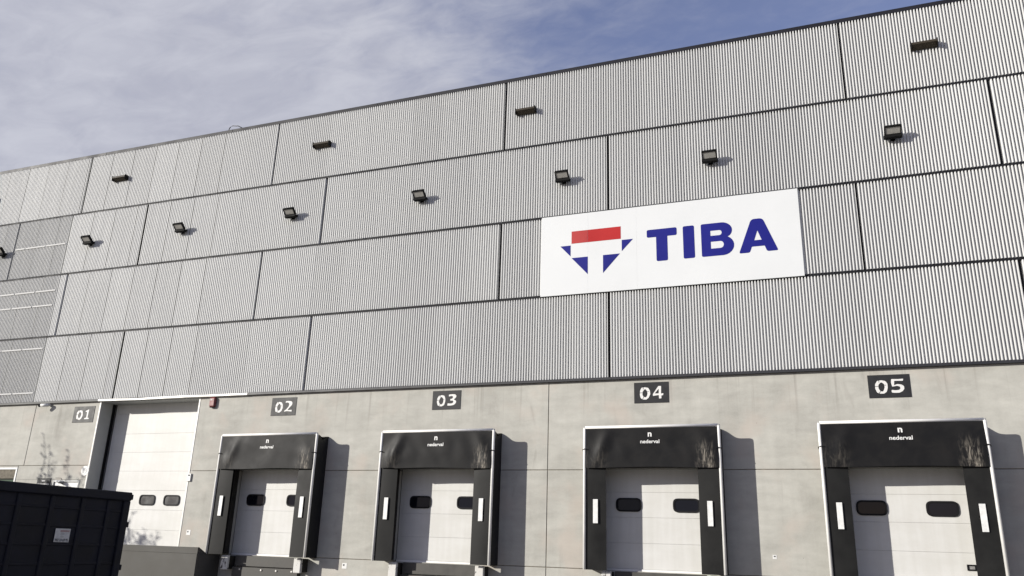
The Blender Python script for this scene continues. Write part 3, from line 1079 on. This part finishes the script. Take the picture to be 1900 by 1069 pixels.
def floodlight(x, z, label):
    t = thing('floodlight', (x, -0.035, z), label, 'floodlight', 'floodlights along the cladding')
    # arm from the wall to the head; the head leans out and faces down and outwards
    MB().box(-0.06, 0.06, -0.06, -0.036, -0.10, 0.08, 0.004).build('wall_plate', 'lamp_black', t)
    a = MB()
    a.tube([(0, -0.05, -0.02), (0, -0.16, 0.0), (0, -0.26, 0.04)], 0.022, 8)
    a.box(-0.215, 0.215, -0.25, -0.12, -0.085, 0.0, 0.012)
    a.box(-0.20, 0.20, -0.13, -0.06, -0.03, 0.02, 0.006)
    a.build('bracket', 'lamp_black', t)
    R = Matrix.Rotation(math.radians(-42), 4, 'X')      # local: glass looks to -Z'
    P = Vector((0, -0.30, 0.07))

    def xf(mb):
        mb.v = [tuple(R @ Vector(v) + P) for v in mb.v]
        return mb
    w, h = 0.20, 0.135
    xf(MB().box(-w, w, -h, h, 0.0, 0.075, 0.012)).build('housing', 'lamp_black', t)
    fins = MB()
    for i in range(7):
        fx = -0.15 + 0.05 * i
        fins.box(fx - 0.006, fx + 0.006, -h + 0.03, h - 0.03, 0.075, 0.105)
    xf(fins).build('cooling_fins', 'lamp_black', t)
    fr = MB()
    fr.box(-w, w, -h, -h + 0.035, -0.022, -0.001)
    fr.box(-w, w, h - 0.055, h, -0.022, -0.001)
    fr.box(-w, -w + 0.03, -h + 0.036, h - 0.056, -0.022, -0.001)
    fr.box(w - 0.03, w, -h + 0.036, h - 0.056, -0.022, -0.001)
    xf(fr).build('bezel', 'lamp_black', t)
    xf(MB().box(-w + 0.031, w - 0.031, -h + 0.037, h - 0.057, -0.012, -0.002)).build('lens', 'lamp_lens', t)


FL = [(-29.30, 'black floodlight beside the perforated sheets with pale light streaks'), (-24.75, 'black floodlight high above the plate with digits zero one'),
      (-20.42, 'black floodlight above the tall white door'), (-15.78, 'black floodlight above dock shelter two'),
      (-10.90, 'black floodlight above dock shelter three'), (-6.24, 'black floodlight above the emblem end of the sign'),
      (-2.02, 'black floodlight above the letters of the sign'), (2.55, 'black floodlight above dock shelter five')]
for x, l in FL:
    floodlight(x - (0.14 if x > -12 else 0.07), 11.98, l)


def linear_lamp(x, label):
    t = thing('linear_wall_lamp', (x, -0.035, 14.50), label, 'wall lamp', 'linear lamps below the roof edge')
    w = 0.31
    pr = [(-0.036, 0.085), (-0.036, -0.085), (-0.09, -0.095), (-0.22, -0.01), (-0.215, 0.045), (-0.17, 0.085)]
    vs = [(-w, y, z) for y, z in pr] + [(w, y, z) for y, z in pr]
    n = len(pr)
    MB().add(vs, [tuple(range(n)), tuple(range(2 * n - 1, n - 1, -1))] + [(i, i + n, (i + 1) % n + n, (i + 1) % n) for i in range(n)]).build('housing', 'lamp_bronze', t)
    MB().add([(-w + .03, -0.10, -0.0935), (w - .03, -0.10, -0.0935), (w - .03, -0.212, -0.0205), (-w + .03, -0.212, -0.0205)], [(0, 1, 2, 3)]).build('diffuser', 'lamp_bronze', t)
    for s in (-1, 1):
        MB().box(s * w - 0.008, s * w + 0.008, -0.226, -0.036, -0.099, 0.090, 0.003).build('end_cap', 'lamp_black', t)


for x, l in ((-30.85, 'bronze linear lamp below the roof edge above the perforated sheets'), (-23.93, 'bronze linear lamp high above the tall white door'),
             (-14.98, 'bronze linear lamp high above dock shelter two'), (-7.62, 'bronze linear lamp above the emblem end of the sign'),
             (3.42, 'bronze linear lamp high above dock shelter five')):
    linear_lamp(x, l)

# ------------------------------------------------------------------ loading platform
pf = thing('loading_platform', (-21.5, -0.5, 0), 'dark grey loading platform in front of the tall white door', 'platform')
po = (-21.5, -0.5, 0)
MB(po).box(-26.5, -17.03, -1.0, -0.003, 0.0, 1.218, 0.01).build('platform_body', 'platform_paint', pf)
MB(po).add([(-26.5, -1.0, 1.2195), (-17.03, -1.0, 1.2195), (-17.03, -0.6, 1.2195), (-26.5, -0.6, 1.2195), (-26.5, -1.0, 1.385), (-17.03, -1.0, 1.395), (-17.03, -0.95, 1.395), (-26.5, -0.95, 1.385)],
           [(0, 3, 2, 1), (0, 1, 5, 4), (4, 5, 6, 7), (7, 6, 2, 3), (0, 4, 7, 3), (1, 2, 6, 5)]).build('front_lip', 'platform_paint', pf)

# ------------------------------------------------------------------ waste container
CXF, CY0, CY1, CH = -12.40, -14.30, -8.34, 2.455
co = (CXF - 1.2, (CY0 + CY1) / 2, 0)
wc = thing('waste_container', co, 'dark navy open steel waste container with ribbed sides and a pale sticker', 'container')
CW = 2.35
base = MB(co)
base.box(CXF - CW, CXF - 0.07, CY0 + 0.05, CY1 - 0.05, 0.16, 0.24)
base.build('floor_plate', 'container_paint', wc)
for xs in (CXF - 0.085, CXF - CW + 0.025):
    MB(co).box(xs, xs + 0.06, CY0 + 0.05, CY1 - 0.05, 0.241, CH - 0.16).build('side_wall', 'container_paint', wc)
for ys in (CY0 + 0.02, CY1 - 0.08):
    MB(co).box(CXF - CW + 0.09, CXF - 0.09, ys, ys + 0.06, 0.241, CH - 0.10).build('end_wall', 'container_paint', wc)
for s, xs in ((1, CXF - 0.02), (-1, CXF - CW + 0.02)):
    y = -8.82
    ys = [-8.82, -9.40, -10.035, -10.67, -11.31, -11.95, -12.59, -13.23, -13.87]
    for y in ys:
        MB(co).box(xs - 0.035 + 0.0, xs + 0.025, y - 0.045, y + 0.045, 0.25, CH - 0.165, 0.012).build('side_rib', 'container_paint', wc)
    for z in (2.10, 1.80, 1.49, 1.175, 0.86, 0.55):
        MB(co).box(xs - 0.03, xs + 0.008, CY0 + 0.06, CY1 - 0.06, z - 0.022, z + 0.022, 0.008).build('side_ridge', 'container_paint', wc)
    MB(co).box(xs - 0.07, xs + 0.055, CY0, CY1, CH - 0.16, CH, 0.018).build('top_rail', 'container_paint', wc)
    for yy in (CY0 + 0.0, CY1 - 0.16):
        MB(co).box(xs - 0.06, xs + 0.04, yy, yy + 0.16, 0.16, CH - 0.161, 0.012).build('corner_post', 'container_paint', wc)
for yy in (CY0 + 0.0, CY1 - 0.10):
    MB(co).box(CXF - CW + 0.08, CXF - 0.095, yy, yy + 0.10, CH - 0.12, CH - 0.004, 0.012).build('end_rail', 'container_paint', wc)
for z in (2.37, 1.865, 1.10, 0.5):
    MB(co).box(CXF - 0.07, CXF + 0.01, CY1 + 0.001, CY1 + 0.055, z - 0.05, z + 0.05, 0.01).build('hinge', 'container_paint', wc)
for xs in (CXF - 0.75, CXF - CW + 0.6):
    MB(co).box(xs, xs + 0.14, CY0 + 0.1, CY1 - 0.1, 0.0, 0.158, 0.01).build('skid', 'container_paint', wc)
# sticker on the side facing the docks' right end
sy0, sy1, sz0, sz1 = -9.862, -9.558, 1.528, 1.752
sx = CXF - 0.02 + 0.0285


def on_side(me_pts, mat, name, lift):
    """quads given as (y0,y1,z0,z1) on the container's +X face"""
    m = MB(co)
    for y0, y1, a, b in me_pts:
        m.box(sx + lift, sx + lift + 0.002, y0, y1, a, b)
    return m


stk = on_side([(sy0, sy1, sz0, sz1)], 'sticker_grey', 'sticker', -0.018).build('sticker', 'sticker_grey', wc)
on_side([(sy0 + 0.10, sy1 - 0.02, sz1 - 0.055, sz1 - 0.025)], '', '', -0.0145).build('sticker_header', 'sticker_faded_red', stk)
on_side([(sy0 + 0.115, sy0 + 0.135, 1.645, 1.685), (sy0 + 0.15, sy0 + 0.165, 1.65, 1.685), (sy0 + 0.175, sy0 + 0.19, 1.645, 1.68), (sy0 + 0.11, sy0 + 0.185, 1.605, 1.63)], '', '', -0.0145).build('sticker_print', 'print_faint', stk)
tm = text_mesh('phone_number', '902 33 69 95', 0.065, 0, 0, 'print_dark', 0.0, 0.002, 0.262, 0.0008)
for v in tm.vertices:
    x, y, z = v.co
    v.co = (sx - 0.0135 - y - co[0], (sy0 + sy1) / 2 + x - co[1], 1.562 + z * 1.0 - co[2])
link('phone_number', tm, stk)

# ------------------------------------------------------------------ small things on the wall
t = thing('alarm_siren', (-18.10, 0, 5.81), 'dark red alarm siren box on the concrete beside the tall door', 'siren')
MB().box(-0.115, 0.115, -0.11, -0.002, -0.155, 0.155, 0.035).build('housing', 'siren_red', t)
MB().box(-0.06, 0.02, -0.114, -0.1105, 0.05, 0.085).build('name_strip', 'plastic_grey', t)
MB().box(-0.08, 0.08, -0.09, -0.02, -0.175, -0.156).build('strobe', 'rubber_black', t)

t = thing('security_camera', (-25.27, 0, 5.93), 'small white security camera under the flashing near plate one', 'camera')
MB().box(-0.05, 0.05, -0.10, -0.002, -0.03, 0.05, 0.012).build('wall_mount', 'plastic_white', t)
b = MB(); b.smooth = True
b.tube([(0.06, -0.13, -0.01), (-0.17, -0.24, -0.035)], 0.055, 12)
b.build('body', 'plastic_white', t)
b = MB(); b.tube([(-0.17, -0.24, -0.035), (-0.235, -0.271, -0.043)], 0.052, 12)
b.build('lens', 'rubber_black', t)

t = thing('button_box', (-18.62, 0, 3.47), 'small white button box at the edge of the tall door', 'button box')
MB().box(-0.075, 0.075, -0.05, -0.002, -0.14, 0.10, 0.01).build('housing', 'plastic_white', t)
b = MB(); b.tube([(0.0, -0.066, 0.045), (0.0, -0.05, 0.045)], 0.022, 10)
b.build('button', 'rubber_black', t)

for x, z, lab in ((-12.71, 1.035, 'small white notice low on the wall between bays two and three'),
                  (-18.35, 1.80, 'small white notice on the wall between tall door and shelter two'),
                  (-1.165, 1.655, 'small white notice on the wall between bays four and five')):
    t = thing('wall_notice', (x, 0, z), lab, 'notice')
    s = 0.075 if x < -5 else 0.045
    MB().box(-s, s, -0.006, -0.001, -s, s).build('card', 'plastic_white', t)
    MB().box(-0.045 if x < -5 else -0.02, 0.0 if x < -5 else 0.02, -0.009, -0.0065, 0.0, 0.045 if x < -5 else 0.025).build('symbol', 'print_dark', t)

t = thing('round_sign', (-23.055, 0, 3.665), 'round white sign on the concrete beside the tall door edge', 'sign')
b = MB(); b.tube([(0, -0.016, 0), (0, -0.001, 0)], 0.165, 28)
b.build('disc', 'plastic_white', t)
ring = shape_mesh('ring', [bowl(0, 0, 0.085, 0.085, 0, 345, 22), bowl(0, 0, 0.07, 0.07, 0, 345, 22)], 0.002, 'plastic_grey', -0.0185)
link('ring', ring, t)

t = thing('info_board', (-24.83, 0, 3.0), 'dark framed information board beside the personnel door', 'sign')
MB().box(-0.31, 0.31, -0.02, -0.001, -0.6, 0.42, 0.004).build('board', 'plate_paint', t)
MB().box(-0.27, 0.27, -0.024, -0.0205, 0.20, 0.245).build('pale_strip', 'plastic_grey', t)
MB().box(-0.27, 0.27, -0.024, -0.0205, -0.5, 0.145).build('sheet', 'plastic_white', t)
MB().box(-0.09, 0.07, -0.024, -0.0205, 0.315, 0.345).build('heading', 'plastic_white', t)

t = thing('door_lamp', (-24.03, 0, 3.30), 'little white lamp above the personnel door', 'wall lamp')
MB().box(-0.12, 0.10, -0.16, -0.002, -0.03, 0.035, 0.012).build('housing', 'plastic_white', t)
MB().box(0.03, 0.11, -0.15, -0.012, -0.06, -0.031).build('base', 'rubber_black', t)
b = MB(); b.tube([(-0.30, -0.006, 0.13), (-0.05, -0.006, 0.125), (0.05, -0.006, 0.03)], 0.008, 6)
b.build('cable', 'cable_black', t)

t = MB((-19.0, 0.1, 15.8))
t.smooth = True
t.tube([(-19.36, 0.12, 15.80), (-19.35, 0.12, 15.97), (-19.31, 0.12, 16.04), (-19.20, 0.11, 16.075), (-19.0, 0.1, 16.03), (-18.95, 0.1, 16.03), (-18.55, 0.1, 15.80)], 0.016, 8)
rc = t.build('roof_cable', 'cable_black', None, (-19.0, 0.1, 15.8))
tag(rc, 'thin dark cable looping above the roof edge', 'cable')


# ------------------------------------------------------------------ tree whose shade falls on the wall and the tall door
def make_tree(base, seed, label):
    rnd = random.Random(seed)
    t = thing('tree', base, label, 'tree')
    tr = MB()
    leaves = MB()

    def leaf(p, s):
        a = Vector((rnd.gauss(0, 1), rnd.gauss(0, 1), rnd.gauss(0, 1))).normalized()
        b = a.cross(Vector((rnd.gauss(0, 1), rnd.gauss(0, 1), rnd.gauss(0, 1)))).normalized()
        leaves.add([p - a * s, p + b * s * 0.5, p + a * s, p - b * s * 0.5], [(0, 1, 2, 3)])

    def limb(p, d, ln, r, depth, leafy):
        n = 6
        pts = [p.copy()]
        rs = [r]
        q = p.copy()
        for i in range(n):
            d = (d + Vector((rnd.gauss(0, 0.10), rnd.gauss(0, 0.10), rnd.gauss(0.03, 0.06)))).normalized()
            q = q + d * (ln / n)
            pts.append(q.copy())
            rs.append(r * (1 - 0.75 * (i + 1) / n))
        tr.tube(pts, rs, 6, True)
        if depth <= 1:
            for i in range(1, len(pts)):
                cnt = int(leafy * (10 if i < len(pts) - 2 else 6))
                for _ in range(cnt):
                    leaf(pts[i] + Vector((rnd.gauss(0, 0.13), rnd.gauss(0, 0.13), rnd.gauss(0, 0.13))), rnd.uniform(0.05, 0.09))
        if depth > 0:
            for i in range(2, len(pts)):
                for _ in range(2 if depth > 1 else 1):
                    ang = rnd.uniform(0, 2 * math.pi)
                    side = Vector((math.cos(ang), math.sin(ang), rnd.uniform(0.15, 0.8)))
                    dd = (d * 0.6 + side * 0.7).normalized()
                    limb(pts[i], dd, ln * rnd.uniform(0.42, 0.62), rs[i] * 0.6, depth - 1, leafy)

    def sprig(p, d, ln):
        """long thin shoot with small leaves, reaching above the crown"""
        pts = [p + d * ln * i / 7 + Vector((rnd.gauss(0, .03), rnd.gauss(0, .03), 0)) for i in range(8)]
        tr.tube(pts, [0.020 * (1 - i / 9) + 0.004 for i in range(8)], 5, True)
        for i, q in enumerate(pts):
            for _ in range(int(11 * (1 - i / 8.5)) + 2):
                leaf(q + Vector((rnd.gauss(0, 0.10), rnd.gauss(0, 0.10), rnd.gauss(0, 0.10))) * (1 - i / 11), rnd.uniform(0.04, 0.075))
    tr.tube([(0, 0, 0), (0.05, 0, 1.8), (0.0, 0.04, 3.6), (0.1, 0.0, 4.6)], [0.16, 0.13, 0.10, 0.05], 9, True)
    for i in range(7):
        a = i * 2.4
        limb(Vector((0.02 * i, 0, 2.1 + 0.17 * i)), Vector((math.cos(a) * 0.85 + 0.15, math.sin(a) * 0.45, 0.55)).normalized(), 1.9, 0.05, 2, 0.17)
    for x, z, ln in ((-1.25, 5.3, 2.6), (-0.95, 5.2, 2.3), (-0.75, 5.2, 1.7), (-0.1, 5.4, 1.9), (0.25, 5.2, 1.5), (1.3, 3.7, 1.9), (2.0, 3.6, 1.5), (2.6, 3.7, 1.3), (0.8, 3.6, 1.6), (-1.0, 4.6, 1.6), (-0.6, 4.6, 1.4), (-0.4, 4.4, 1.5)):
        sprig(Vector((x, 0.0, z)), Vector((-0.16 if x < 0 else 0.14, 0, 1)).normalized(), ln)
    tr.build('trunk', 'bark', t)
    leaves.build('crown', 'leaf', t)
    return t


make_tree((-30.6, -6.0, 0.0), 5, 'slender young leafy tree standing in the yard off the building')
